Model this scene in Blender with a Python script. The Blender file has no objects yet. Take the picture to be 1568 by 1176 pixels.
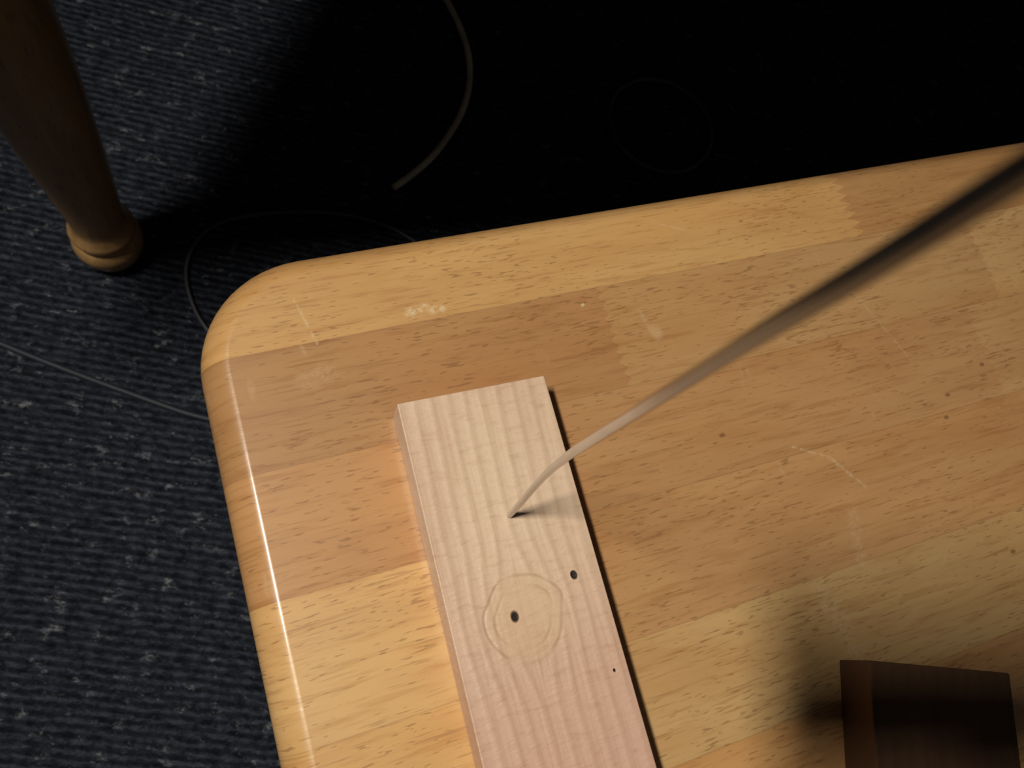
import bpy, bmesh, math
from mathutils import Matrix, Vector
sc=bpy.context.scene
try:
    sc.view_settings.view_transform='Standard'
except Exception: pass

def s2l(c):
    return tuple(((x/255)/12.92 if x/255<=0.04045 else ((x/255+0.055)/1.055)**2.4) for x in c)+(1,)

class G:
    def __init__(s,name):
        s.m=bpy.data.materials.new(name); s.m.use_nodes=True
        s.t=s.m.node_tree; s.b=s.t.nodes['Principled BSDF']
    def put(s,sock,v):
        if hasattr(v,'is_output'): s.t.links.new(v,sock)
        else: sock.default_value=v
    def M(s,op,a,b=0.0,c=0.0,clamp=False):
        n=s.t.nodes.new('ShaderNodeMath'); n.operation=op; n.use_clamp=clamp
        for i,v in enumerate((a,b,c)): s.put(n.inputs[i],v)
        return n.outputs[0]
    def obj(s):
        n=s.t.nodes.new('ShaderNodeTexCoord'); return n.outputs['Object']
    def sep(s,v):
        n=s.t.nodes.new('ShaderNodeSeparateXYZ'); s.put(n.inputs[0],v); return n.outputs
    def com(s,x,y,z=0.0):
        n=s.t.nodes.new('ShaderNodeCombineXYZ')
        for i,v in enumerate((x,y,z)): s.put(n.inputs[i],v)
        return n.outputs[0]
    def map(s,v,scale=(1,1,1),rot=(0,0,0),loc=(0,0,0)):
        n=s.t.nodes.new('ShaderNodeMapping'); s.put(n.inputs['Vector'],v)
        n.inputs['Scale'].default_value=scale; n.inputs['Rotation'].default_value=rot; n.inputs['Location'].default_value=loc
        return n.outputs[0]
    def noise(s,v,sc=1,det=3,rough=.5,dist=0):
        n=s.t.nodes.new('ShaderNodeTexNoise'); s.put(n.inputs['Vector'],v)
        n.inputs['Scale'].default_value=sc; n.inputs['Detail'].default_value=det
        n.inputs['Roughness'].default_value=rough; n.inputs['Distortion'].default_value=dist
        return n.outputs['Fac']
    def vor(s,v,sc=1):
        n=s.t.nodes.new('ShaderNodeTexVoronoi'); s.put(n.inputs['Vector'],v); n.inputs['Scale'].default_value=sc
        return n.outputs
    def rng(s,v,a,b,c=0.0,d=1.0,smooth=True):
        n=s.t.nodes.new('ShaderNodeMapRange'); n.interpolation_type='SMOOTHSTEP' if smooth else 'LINEAR'
        s.put(n.inputs[0],v)
        for i,x in enumerate((a,b,c,d)): n.inputs[i+1].default_value=x
        return n.outputs[0]
    def mix(s,f,a,b,mode='MIX'):
        n=s.t.nodes.new('ShaderNodeMix'); n.data_type='RGBA'; n.blend_type=mode
        s.put(n.inputs[0],f); s.put(n.inputs[6],a); s.put(n.inputs[7],b)
        return n.outputs[2]
    def ramp(s,f,stops,const=False):
        n=s.t.nodes.new('ShaderNodeValToRGB'); s.put(n.inputs[0],f)
        r=n.color_ramp; r.interpolation='CONSTANT' if const else 'LINEAR'
        while len(r.elements)<len(stops): r.elements.new(1)
        for e,(p,c) in zip(r.elements,stops): e.position=p; e.color=c
        return n.outputs[0]
    def seg(s,x,y,p,q):
        # distance to a segment p-q
        L2=(q[0]-p[0])**2+(q[1]-p[1])**2
        dx=s.M('SUBTRACT',x,p[0]); dy=s.M('SUBTRACT',y,p[1])
        t=s.M('ADD',s.M('MULTIPLY',dx,(q[0]-p[0])/L2),s.M('MULTIPLY',dy,(q[1]-p[1])/L2),clamp=True)
        ex=s.M('SUBTRACT',dx,s.M('MULTIPLY',t,q[0]-p[0])); ey=s.M('SUBTRACT',dy,s.M('MULTIPLY',t,q[1]-p[1]))
        return s.M('SQRT',s.M('ADD',s.M('MULTIPLY',ex,ex),s.M('MULTIPLY',ey,ey)))
    def bump(s,h,dist=.001,st=1):
        n=s.t.nodes.new('ShaderNodeBump'); s.put(n.inputs['Height'],h)
        n.inputs['Distance'].default_value=dist; n.inputs['Strength'].default_value=st
        s.t.links.new(n.outputs[0],s.b.inputs['Normal'])
    def fin(s,col,rough=.5,coat=0,spec=.5,croug=.15):
        s.put(s.b.inputs['Base Color'],col); s.put(s.b.inputs['Roughness'],rough)
        s.b.inputs['Coat Weight'].default_value=coat; s.b.inputs['Coat Roughness'].default_value=croug
        s.b.inputs['Specular IOR Level'].default_value=spec
        return s.m

# ---------- materials ----------
def butcher():
    g=G('rubberwood_staves'); o=g.obj(); x,y,z=g.sep(o)
    amp=g.rng(y,.134,.136,1.1,2.6)
    zig=g.M('MULTIPLY',g.M('PINGPONG',y,.0030),amp)
    edge_n=g.noise(g.map(o,(60,60,60)),1,2)
    ax=g.M('ADD',g.M('ADD',x,zig),g.M('MULTIPLY',edge_n,.004))
    an=g.M('DIVIDE',g.M('ADD',ax,.06),.8)
    P=lambda a:(a+.064)/.8
    C=s2l
    staves=[ # from back to front
     [(0,C((209,166,109))),(P(.343),C((190,147,98)))],
     [(0,C((183,140,94))),(P(.172),C((192,152,104))),(P(.42),C((202,163,112)))],
     [(0,C((197,150,100))),(P(.13),C((191,148,101))),(P(.39),C((196,155,106)))],
     [(0,C((219,178,121))),(P(.10),C((193,150,102))),(P(.40),C((196,155,106)))],
     [(0,C((215,173,115))),(P(.09),C((202,166,114))),(P(.36),C((204,168,116)))],
     [(0,C((204,158,103))),(P(.2),C((194,150,101)))],
     [(0,C((208,165,108))),(P(.3),C((198,155,102)))],
     [(0,C((196,150,98))),(P(.25),C((208,165,110)))]]
    bounds=[.135,.08,.025,-.035,-.09,-.145,-.2]
    col=g.ramp(an,staves[0],True)
    off=0.0
    seam=None
    for i,bd in enumerate(bounds):
        f=g.M('LESS_THAN',y,bd)
        col=g.mix(f,col,g.ramp(an,staves[i+1],True))
        off=g.M('ADD',off,g.M('MULTIPLY',f,3.7))
        q=g.rng(g.M('ABSOLUTE',g.M('SUBTRACT',y,bd)),0,.0006,1,0)
        seam=q if seam is None else g.M('MAXIMUM',seam,q)
    v=g.com(x,y,off)
    n1=g.noise(g.map(v,(7,45,1)),1,4,.6,.6)
    n2=g.noise(g.map(v,(28,300,1),(0,0,.03)),1,3,.6)
    n3=g.noise(g.map(v,(5,14,1)),1,2,.5)
    col=g.mix(g.rng(n1,.35,.72,0,.4),col,g.mix(1.0,col,s2l((214,188,158)),'MULTIPLY'))
    col=g.mix(g.M('MULTIPLY',g.rng(n2,.5,.7),.35),col,g.mix(1.0,col,s2l((208,180,150)),'MULTIPLY'))
    col=g.mix(g.rng(n3,.45,.75,0,.4),col,g.mix(1.0,col,s2l((255,232,205)),'MULTIPLY'))
    p=g.noise(g.map(v,(150,900,1),(0,0,.12)),1,1,.4)
    dens=g.rng(g.noise(g.map(v,(12,20,1)),1,2),.35,.65,.0,.09)
    pf=g.rng(g.M('ADD',p,dens),.68,.77)
    col=g.mix(g.M('MULTIPLY',pf,.42),col,s2l((112,74,42)))
    p2=g.noise(g.map(v,(45,700,2),(0,0,.08)),1,2,.5)
    col=g.mix(g.M('MULTIPLY',g.rng(p2,.58,.72),.32),col,s2l((132,88,52)))
    col=g.mix(g.M('MULTIPLY',seam,.2),col,s2l((96,60,30)))
    sc1=g.noise(g.map(v,(60,22,1),(0,0,.9)),1,3,.6)
    col=g.mix(g.M('MULTIPLY',g.rng(sc1,.66,.78),.22),col,s2l((236,214,174)))
    # worn scratches in the varnish and a painted patch of glare
    brk=g.rng(g.noise(g.map(o,(320,320,320)),1,3,.7),.38,.62,.0,1)
    sw=None
    for a,b,w,k in (((.0235,.158),(.029,.134),.0006,.8),((.249,.029),(.267,.019),.0006,.8),((.267,.019),(.281,-.0005),.0010,.7),
                  ((.268,-.01),(.262,-.034),.003,.35),((.075,.1405),(.083,.142),.0022,1.4),((.086,.1395),(.091,.1395),.0018,1.4),((.1628,.127),(.1632,.1272),.0008,1.8),
                  ((.02,.118),(.03,.119),.0040,.4),((.32,.11),(.34,.06),.0006,.4),((.22,.165),(.235,.158),.0006,.5),((.235,-.04),(.24,-.075),.005,.4)):
        q=g.rng(g.seg(x,y,a,b),0,w*1.8,k,0)
        sw=q if sw is None else g.M('MAXIMUM',sw,q)
    sw=g.M('MULTIPLY',sw,brk)
    col=g.mix(g.M('MULTIPLY',sw,.42),col,s2l((236,218,184)))
    dk=None
    for a in ((.3537,.0336),(.3465,.022),(.2122,.0442),(.3508,-.0544),(.385,.045)):
        q=g.rng(g.seg(x,y,a,(a[0]+.0012,a[1])),.0002,.0017,1,0)
        dk=q if dk is None else g.M('MAXIMUM',dk,q)
    col=g.mix(g.M('MULTIPLY',dk,.6),col,s2l((84,54,32)))
    g.bump(g.M('ADD',n2,g.M('MULTIPLY',n1,.6)),.0003,.4)
    rr=g.rng(n1,.3,.7,.34,.44)
    return g.fin(col,rr,.55,.5,.14)

def plainwood(name,c1,c2,axis='x',rough=.4,coat=.3):
    g=G(name); o=g.obj()
    sc_={'x':(10,80,80),'y':(80,10,80),'z':(80,80,10)}[axis]
    n=g.noise(g.map(o,sc_),1,4,.6,.4)
    p=g.noise(g.map(o,tuple(k*6 for k in sc_)),1,1)
    col=g.mix(g.rng(n,.3,.7),s2l(c1),s2l(c2))
    col=g.mix(g.M('MULTIPLY',g.rng(p,.62,.72),.4),col,s2l(tuple(int(k*.5) for k in c2)))
    g.bump(n,.0003,.4)
    return g.fin(col,rough,coat)

def pine(name,knots,holes,c_lo,c_hi,c_line,rough=.5,c_low_end=None):
    # local: x across, y along (negative = toward viewer end), origin at top end
    g=G(name); o=g.obj(); x,y,z=g.sep(o)
    w=g.noise(g.map(o,(8,5,8)),1,1,.5)
    w2=g.noise(g.map(o,(60,40,60)),1,2,.5)
    f=g.M('ADD',x,g.M('ADD',g.M('MULTIPLY',w,.012),g.M('MULTIPLY',w2,.0010)))
    ring=None
    for (kx,ky,r) in knots:
        dx=g.M('SUBTRACT',x,kx); dy=g.M('MULTIPLY',g.M('SUBTRACT',y,ky),.95)
        d=g.M('SQRT',g.M('ADD',g.M('MULTIPLY',dx,dx),g.M('MULTIPLY',dy,dy)))
        # grain bends outward around the knot
        push=g.rng(d,0,r*2.2,1,0)
        f=g.M('ADD',f,g.M('MULTIPLY',g.M('MULTIPLY',push,g.M('SIGN',dx)),-.006))
        wr=g.noise(g.map(o,(45,45,45),(0,0,0),(2,1,0)),1,1)
        dd=g.M('ADD',d,g.M('MULTIPLY',g.M('SUBTRACT',wr,.5),.010))
        rg=g.M('MAXIMUM',g.rng(g.M('ABSOLUTE',g.M('SUBTRACT',dd,r)),0,.0013,1,0),
                g.M('MULTIPLY',g.rng(g.M('ABSOLUTE',g.M('SUBTRACT',dd,r*.72)),0,.0012,1,0),.7))
        rg=g.M('MULTIPLY',rg,g.rng(g.noise(g.map(o,(70,70,70),(0,0,0),(7,3,0)),1,1),.35,.6,.15,1))
        inside=g.rng(d,r*.7,r*1.2,1,0)
        ring=(rg,inside)
    band=g.M('MULTIPLY_ADD',g.M('SINE',g.M('MULTIPLY',f,830)),.5,.5)
    band=g.M('POWER',band,2.0)
    if ring: band=g.M('MULTIPLY',band,g.M('SUBTRACT',1.0,g.M('MULTIPLY',ring[1],.8)))
    big=g.noise(g.map(o,(22,6,10)),1,3,.5)
    fine=g.noise(g.map(o,(700,22,300)),1,3,.6)
    saw=g.noise(g.map(o,(90,330,100),(0,0,.3)),1,3,.6)
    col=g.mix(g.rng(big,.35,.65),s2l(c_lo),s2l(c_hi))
    if c_low_end: col=g.mix(g.rng(y,-.05,-.16,0,.85),col,s2l(c_low_end))
    col=g.mix(g.M('MULTIPLY',band,.18),col,s2l(c_line))
    col=g.mix(g.rng(fine,.45,.75,0,.25),col,g.mix(1.0,col,s2l((215,190,165)),'MULTIPLY'))
    col=g.mix(g.rng(saw,.5,.75,0,.28),col,g.mix(1.0,col,s2l((205,182,160)),'MULTIPLY'))
    h=g.M('ADD',g.M('MULTIPLY',band,.5),g.M('MULTIPLY',saw,1.3))
    if ring:
        col=g.mix(g.M('MULTIPLY',ring[1],.3),col,s2l((216,184,140)))
        col=g.mix(g.M('MULTIPLY',ring[0],.32),col,s2l((150,112,80)))
        h=g.M('SUBTRACT',h,g.M('MULTIPLY',ring[0],.4))
    ds=None
    for (hx,hy,r) in holes:
        dx=g.M('SUBTRACT',x,hx); dy=g.M('MULTIPLY',g.M('SUBTRACT',y,hy),.75)
        d=g.M('SQRT',g.M('ADD',g.M('MULTIPLY',dx,dx),g.M('MULTIPLY',dy,dy)))
        d=g.M('ADD',d,g.M('MULTIPLY',g.M('SUBTRACT',w2,.5),.004))
        q=g.rng(d,r*.6,r*1.25,1,0)
        ds=q if ds is None else g.M('MAXIMUM',ds,q)
    if ds is not None:
        col=g.mix(ds,col,s2l((30,18,12)))
        h=g.M('SUBTRACT',h,g.M('MULTIPLY',ds,3.0))
    g.bump(h,.0005,.8)
    return g.fin(col,rough,.0,.55)

def carpet():
    g=G('navy_loop_carpet'); o=g.obj()
    r=g.map(o,(1,1,1),(0,0,math.radians(7)))
    x,y,z=g.sep(r)
    wob=g.noise(g.map(r,(14,14,1)),1,2)
    yy=g.M('ADD',y,g.M('MULTIPLY',wob,.006))
    rib=g.M('MULTIPLY_ADD',g.M('SINE',g.M('MULTIPLY',yy,2*math.pi/.0078)),.5,.5)
    loops=g.vor(g.com(g.M('MULTIPLY',x,170),g.M('MULTIPLY',yy,256),0.0),1)
    lp=g.M('SUBTRACT',1.0,loops['Distance'])
    n=g.noise(g.map(r,(90,150,1)),1,4,.7)
    fl=g.noise(g.map(r,(50,80,1),(0,0,0),(3,5,0)),1,4,.75)
    h=g.M('ADD',g.M('MULTIPLY',rib,.7),g.M('ADD',g.M('MULTIPLY',lp,.5),g.M('MULTIPLY',n,.9)))
    base=g.mix(g.rng(n,.3,.7),s2l((28,32,41)),s2l((68,74,87)))
    col=g.mix(g.rng(rib,0,.7,.65,0),base,s2l((10,12,17)))
    col=g.mix(g.rng(fl,.56,.74,0,.75),col,s2l((144,147,154)))
    g.bump(h,.004,1)
    return g.fin(col,.95,0,.1)

def flat(name,c,rough=.5,coat=0,spec=.5):
    g=G(name); n=g.noise(g.map(g.obj(),(40,40,40)),1,3)
    col=g.mix(g.rng(n,.3,.7),s2l(c),s2l(tuple(int(k*.85) for k in c)))
    return g.fin(col,rough,coat,spec)

# ---------- mesh helpers ----------
def mkobj(name,bm,mat,parent=None,loc=(0,0,0),rot=(0,0,0),smooth=None):
    me=bpy.data.meshes.new(name); bm.normal_update(); bm.to_mesh(me); bm.free()
    ob=bpy.data.objects.new(name,me); sc.collection.objects.link(ob)
    if mat: me.materials.append(mat)
    ob.location=loc; ob.rotation_euler=rot
    if parent: ob.parent=parent
    return ob
def empty(name,loc,rz=0):
    e=bpy.data.objects.new(name,None); sc.collection.objects.link(e)
    e.location=loc; e.rotation_euler=(0,0,rz); e.empty_display_size=.1
    return e
def rr_outline(x0,x1,y0,y1,R,d,n=14):
    pts=[]; r=max(R-d,.001)
    for cx,cy,a0 in ((x1-R,y1-R,0),(x0+R,y1-R,90),(x0+R,y0+R,180),(x1-R,y0+R,270)):
        for i in range(n+1):
            a=math.radians(a0+90*i/n); pts.append((cx+r*math.cos(a),cy+r*math.sin(a)))
    return pts
def slab(x0,x1,y0,y1,R,prof):
    bm=bmesh.new(); rings=[]
    for d,z in prof:
        rings.append([bm.verts.new((px,py,z)) for px,py in rr_outline(x0,x1,y0,y1,R,d)])
    n=len(rings[0])
    for k in range(len(rings)-1):
        for i in range(n):
            f=bm.faces.new((rings[k][i],rings[k+1][i],rings[k+1][(i+1)%n],rings[k][(i+1)%n])); f.smooth=True
    bm.faces.new(rings[0]); bm.faces.new(list(reversed(rings[-1])))
    bmesh.ops.recalc_face_normals(bm,faces=bm.faces)
    return bm
def lathe(prof,n=40):
    bm=bmesh.new(); rings=[]
    for z,r in prof:
        rings.append([bm.verts.new((r*math.cos(2*math.pi*i/n),r*math.sin(2*math.pi*i/n),z)) for i in range(n)])
    for k in range(len(rings)-1):
        for i in range(n):
            f=bm.faces.new((rings[k][i],rings[k][(i+1)%n],rings[k+1][(i+1)%n],rings[k+1][i])); f.smooth=True
    bm.faces.new(list(reversed(rings[0]))); bm.faces.new(rings[-1])
    return bm
def smoothprof(p,sub=5):
    out=[]
    for i in range(len(p)-1):
        p0=p[max(i-1,0)];p1=p[i];p2=p[i+1];p3=p[min(i+2,len(p)-1)]
        for j in range(sub):
            t=j/sub
            f=lambda k:.5*((2*p1[k])+(-p0[k]+p2[k])*t+(2*p0[k]-5*p1[k]+4*p2[k]-p3[k])*t*t+(-p0[k]+3*p1[k]-3*p2[k]+p3[k])*t**3)
            out.append((f(0),max(f(1),.002)))
    out.append(p[-1]); return out
def box(x0,x1,y0,y1,z0,z1,bev=.0):
    bm=bmesh.new(); bmesh.ops.create_cube(bm,size=1)
    for v in bm.verts: v.co=Vector(((x0+x1)/2+v.co.x*(x1-x0),(y0+y1)/2+v.co.y*(y1-y0),(z0+z1)/2+v.co.z*(z1-z0)))
    if bev: bmesh.ops.bevel(bm,geom=list(bm.edges),offset=bev,segments=3,profile=.5,affect='EDGES')
    return bm
def tube(name,pts,r,mat,parent=None,radii=None,cyclic=False):
    cu=bpy.data.curves.new(name,'CURVE'); cu.dimensions='3D'; cu.bevel_depth=r; cu.bevel_resolution=6; cu.use_fill_caps=True
    sp=cu.splines.new('NURBS'); sp.points.add(len(pts)-1)
    for i,p in enumerate(pts):
        sp.points[i].co=(*p,1); sp.points[i].radius=radii[i] if radii else 1
    sp.use_endpoint_u=not cyclic; sp.use_cyclic_u=cyclic; sp.order_u=3; sp.resolution_u=16
    cu.materials.append(mat)
    ob=bpy.data.objects.new(name,cu); sc.collection.objects.link(ob)
    if parent: ob.parent=parent
    return ob

TZ=.44
# ---------- room ----------
bm=box(-2.2,2.6,-2.2,2.0,-.06,0); mkobj('floor',bm,carpet())
wall_m=flat('painted_wall',(120,116,108),.9)
mkobj('wall_back',box(-2.2,2.6,2.0,2.1,-.06,2.5),wall_m)
mkobj('wall_left',box(-2.3,-2.2,-2.2,2.1,-.06,2.5),wall_m)
mkobj('baseboard_back',box(-2.2,2.6,1.985,2.0,0,.09,.003),flat('white_trim',(170,168,160),.6))

# ---------- the small butcher block table ----------
tab=empty('wooden_side_table',(0,0,0),math.radians(17))
X0,X1,Y0,Y1=-.025,.64,-.27,.184
prof=[(.0142,0),(.0136,-.00006),(.0128,-.00022),(.0118,-.00055),(.0100,-.00145),(.0075,-.0032),(.0048,-.0059),(.0025,-.0090),(.0008,-.0125),(0,-.016),(.0002,-.019),(.0016,-.0225),(.004,-.0255),(.008,-.028)]
top=mkobj('tabletop',slab(X0,X1,Y0,Y1,.055,prof),butcher(),tab,(0,0,TZ))
lw=plainwood('rubberwood_leg',(196,146,84),(170,120,64),'z')
aw=plainwood('rubberwood_apron',(196,146,84),(170,120,64),'x')
legp=smoothprof([(0,.015),(.01,.019),(.03,.021),(.04,.0185),(.046,.022),(.053,.0185),(.07,.017),(.16,.022),(.24,.024),(.28,.018),(.29,.023),(.30,.018)],4)+[(.302,.024),(.412,.024)]
k=0
for lx in (X0+.07,X1-.07):
    for ly in (Y0+.07,Y1-.07):
        k+=1; mkobj('leg_%d'%k,lathe(legp),lw,tab,(lx,ly,0))
mkobj('apron',box(X0+.07,X1-.07,Y1-.079,Y1-.061,TZ-.09,TZ-.0281,.001),aw,tab)
mkobj('apron_front',box(X0+.07,X1-.07,Y0+.061,Y0+.079,TZ-.09,TZ-.0281,.001),aw,tab)
mkobj('apron_left',box(X0+.061,X0+.079,Y0+.07,Y1-.07,TZ-.09,TZ-.0281,.001),aw,tab)
mkobj('apron_right',box(X1-.079,X1-.061,Y0+.07,Y1-.07,TZ-.09,TZ-.0281,.001),aw,tab)

# ---------- pine plank ----------
PT=.020
pm=pine('pine_plank_wood',[(-.0025,-.101,.0170)],[(-.0072,-.1004,.0017),(.0226,-.09,.0010),(.0285,-.132,.0008)],(214,183,158),(226,200,173),(178,140,112),.46,(212,172,152))
plank=mkobj('pine_plank',box(-.0348,.0348,-.30,0,-PT,0,.0006),pm,None,(.0588,.113,TZ+PT+.0002),(0,0,math.radians(15.3)))

# ---------- second block ----------
bmtl=pine('shaded_pine_wood',[],[],(106,74,50),(94,66,44),(76,52,34),.8)  # same pine as the plank, shade put into its base colour
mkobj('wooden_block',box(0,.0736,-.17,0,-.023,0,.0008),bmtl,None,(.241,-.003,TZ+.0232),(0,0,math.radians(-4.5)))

# ---------- wire standing out of plank ----------
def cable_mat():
    g=G('wire_shaded_top'); x,y,z=g.sep(g.obj())
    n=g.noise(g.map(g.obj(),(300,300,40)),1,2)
    col=g.mix(g.rng(z,.635,.685),s2l((182,170,154)),s2l((46,44,43)))  # upper wire goes dark in its colour, standing in for shade
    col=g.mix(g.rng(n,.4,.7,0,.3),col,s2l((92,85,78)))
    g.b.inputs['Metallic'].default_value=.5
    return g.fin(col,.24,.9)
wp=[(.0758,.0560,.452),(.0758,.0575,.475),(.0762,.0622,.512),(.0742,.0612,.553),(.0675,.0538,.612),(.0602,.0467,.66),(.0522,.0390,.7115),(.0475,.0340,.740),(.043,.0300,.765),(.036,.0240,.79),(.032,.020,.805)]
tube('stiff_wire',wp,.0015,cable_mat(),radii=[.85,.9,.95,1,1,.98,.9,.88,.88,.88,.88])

# ---------- floor cables ----------
cz=.0045
cream=flat('cream_cable',(236,232,204),.4)
grey=flat('grey_cable',(40,46,58),.6)
dark=flat('dark_cable',(80,82,88),.5)
tube('cream_cable',[(.05,.86,cz),(.085,.794,cz),(.116,.734,cz),(.130,.678,cz),(.124,.618,cz),(.101,.566,cz),(.0744,.525,cz),(.044,.496,cz)],.0038,cream)
tube('grey_cable',[(.0,.2,cz),(-.115,.211,cz),(-.189,.234,cz),(-.256,.2557,cz),(-.328,.2816,cz),(-.45,.33,cz),(-.6,.36,cz)],.003,grey)
tube('thin_cable',[(-.08,.25,cz),(-.131,.302,cz),(-.155,.34,cz),(-.164,.383,cz),(-.145,.427,cz),(-.081,.450,cz),(.008,.458,cz),(.074,.434,cz),(.12,.39,cz)],.002,dark)
tube('cable_coil',[(.373+.072*math.cos(a*math.pi/5),.633+.072*math.sin(a*math.pi/5),cz) for a in range(10)],.0025,dark,cyclic=True)

# ---------- big desk the turned leg belongs to ----------
desk=empty('wooden_desk',(0,0,0))
dl=plainwood('desk_leg_wood',(196,156,104),(174,134,88),'z',.35,.5)
legd=smoothprof([(0,.020),(.006,.026),(.018,.031),(.030,.0325),(.038,.030),(.042,.0265),(.047,.029),(.053,.0300),(.059,.027),(.066,.0245),(.08,.0245),(.13,.0275),(.21,.0325),(.30,.036),(.40,.034),(.50,.026),(.52,.031),(.54,.025)],5)+[(.542,.033),(.72,.033)]
for i,(lx,ly) in enumerate([(-.232,.386),(.96,.63),(.96,1.15),(.06,1.15)]):
    mkobj('leg_%d'%(i+1),lathe(legd,48),dl,desk,(lx,ly,0))
# unseen trapezoid top with rounded corners, outline shaped to shade the floor
def polytop(pts,R,z0,z1):
    out=[];n=len(pts)
    for i in range(n):
        p=Vector(pts[i]);a=(Vector(pts[i-1])-p).normalized();b=(Vector(pts[(i+1)%n])-p).normalized()
        s=p+a*R;e=p+b*R
        for j in range(9):
            t=j/8; out.append((1-t)**2*s+2*t*(1-t)*p+t*t*e)
    bm=bmesh.new(); v0=[bm.verts.new((q.x,q.y,z0)) for q in out]; v1=[bm.verts.new((q.x,q.y,z1)) for q in out]
    bm.faces.new(v1); bm.faces.new(list(reversed(v0)))
    for i in range(len(out)): bm.faces.new((v0[i],v0[(i+1)%len(out)],v1[(i+1)%len(out)],v1[i]))
    bmesh.ops.recalc_face_normals(bm,faces=bm.faces)
    return bm
mkobj('desktop',polytop([(-.43,.215),(1.08,.57),(1.08,1.25),(-.05,1.25)],.05,.72,.75),plainwood('desk_top_wood',(180,130,74),(160,110,58),'x'),desk)

# ---------- unseen camera phone on an added gooseneck stand, put in to shade lower right ----------
Rc=Matrix(((.9754,-.0702,-.2096),(0,.9486,-.3179),(.221,.310,.925)))
holder=empty('added_phone_stand',(0,0,0))
black=flat('black_plastic',(26,26,28),.4,.3)
glass=flat('phone_glass',(14,14,16),.12,.6)
ph=mkobj('smartphone',slab(-.004,.154,-.045,.035,.009,[(.002,.0085),(.0005,.008),(0,.006),(0,.0025),(.0005,.001),(.002,.0005)]),glass,holder)
ph.matrix_local=Matrix.Translation((0,0,.8))@Rc.to_4x4()@Matrix.Translation((0,0,.008))
cl=mkobj('phone_clamp',box(.06,.095,-.049,.039,.0168,.030,.003),black,holder)
cl.matrix_local=Matrix.Translation((0,0,.8))@Rc.to_4x4()
st=Vector((0,0,.8))+Rc@Vector((.078,-.005,.029))
tube('gooseneck',[tuple(st),tuple(st+Rc@Vector((0,.0,.05))),(.17,.02,.97),(.32,.18,1.0),(.42,.42,.93),(.42,.48,.84),(.42,.48,.765)],.006,black,holder)
mkobj('desk_clamp',box(.39,.45,.425,.515,.7505,.768,.004),black,holder)

# ---------- lights ----------
la=bpy.data.lights.new('strip_lamp','AREA'); la.shape='RECTANGLE'; la.size=.11; la.size_y=.34; la.energy=8.3; la.color=(1,.92,.79); la.spread=math.radians(90)
lo=bpy.data.objects.new('strip_lamp',la); sc.collection.objects.link(lo); lo.location=(-.8,.05,2.2)
d=(Vector((.04,.06,.44))-lo.location).normalized()
Zc=-d; Yc=(Vector((0,1,0))-Zc*Zc.y).normalized(); Xc=Yc.cross(Zc)
lo.rotation_euler=Matrix((Xc,Yc,Zc)).transposed().to_euler()
w=bpy.data.worlds.new('dim_room'); sc.world=w; w.use_nodes=True
w.node_tree.nodes['Background'].inputs[0].default_value=(1,.97,.92,1); w.node_tree.nodes['Background'].inputs[1].default_value=.027

# ---------- camera ----------
cam=bpy.data.cameras.new('camera'); co=bpy.data.objects.new('camera',cam); sc.collection.objects.link(co)
co.matrix_world=Matrix.Translation((0,0,.8))@Rc.to_4x4()
cam.sensor_width=36; cam.lens=28.24; cam.clip_start=.005; cam.clip_end=50
cam.dof.use_dof=True; cam.dof.focus_distance=.36; cam.dof.aperture_fstop=18
sc.camera=co
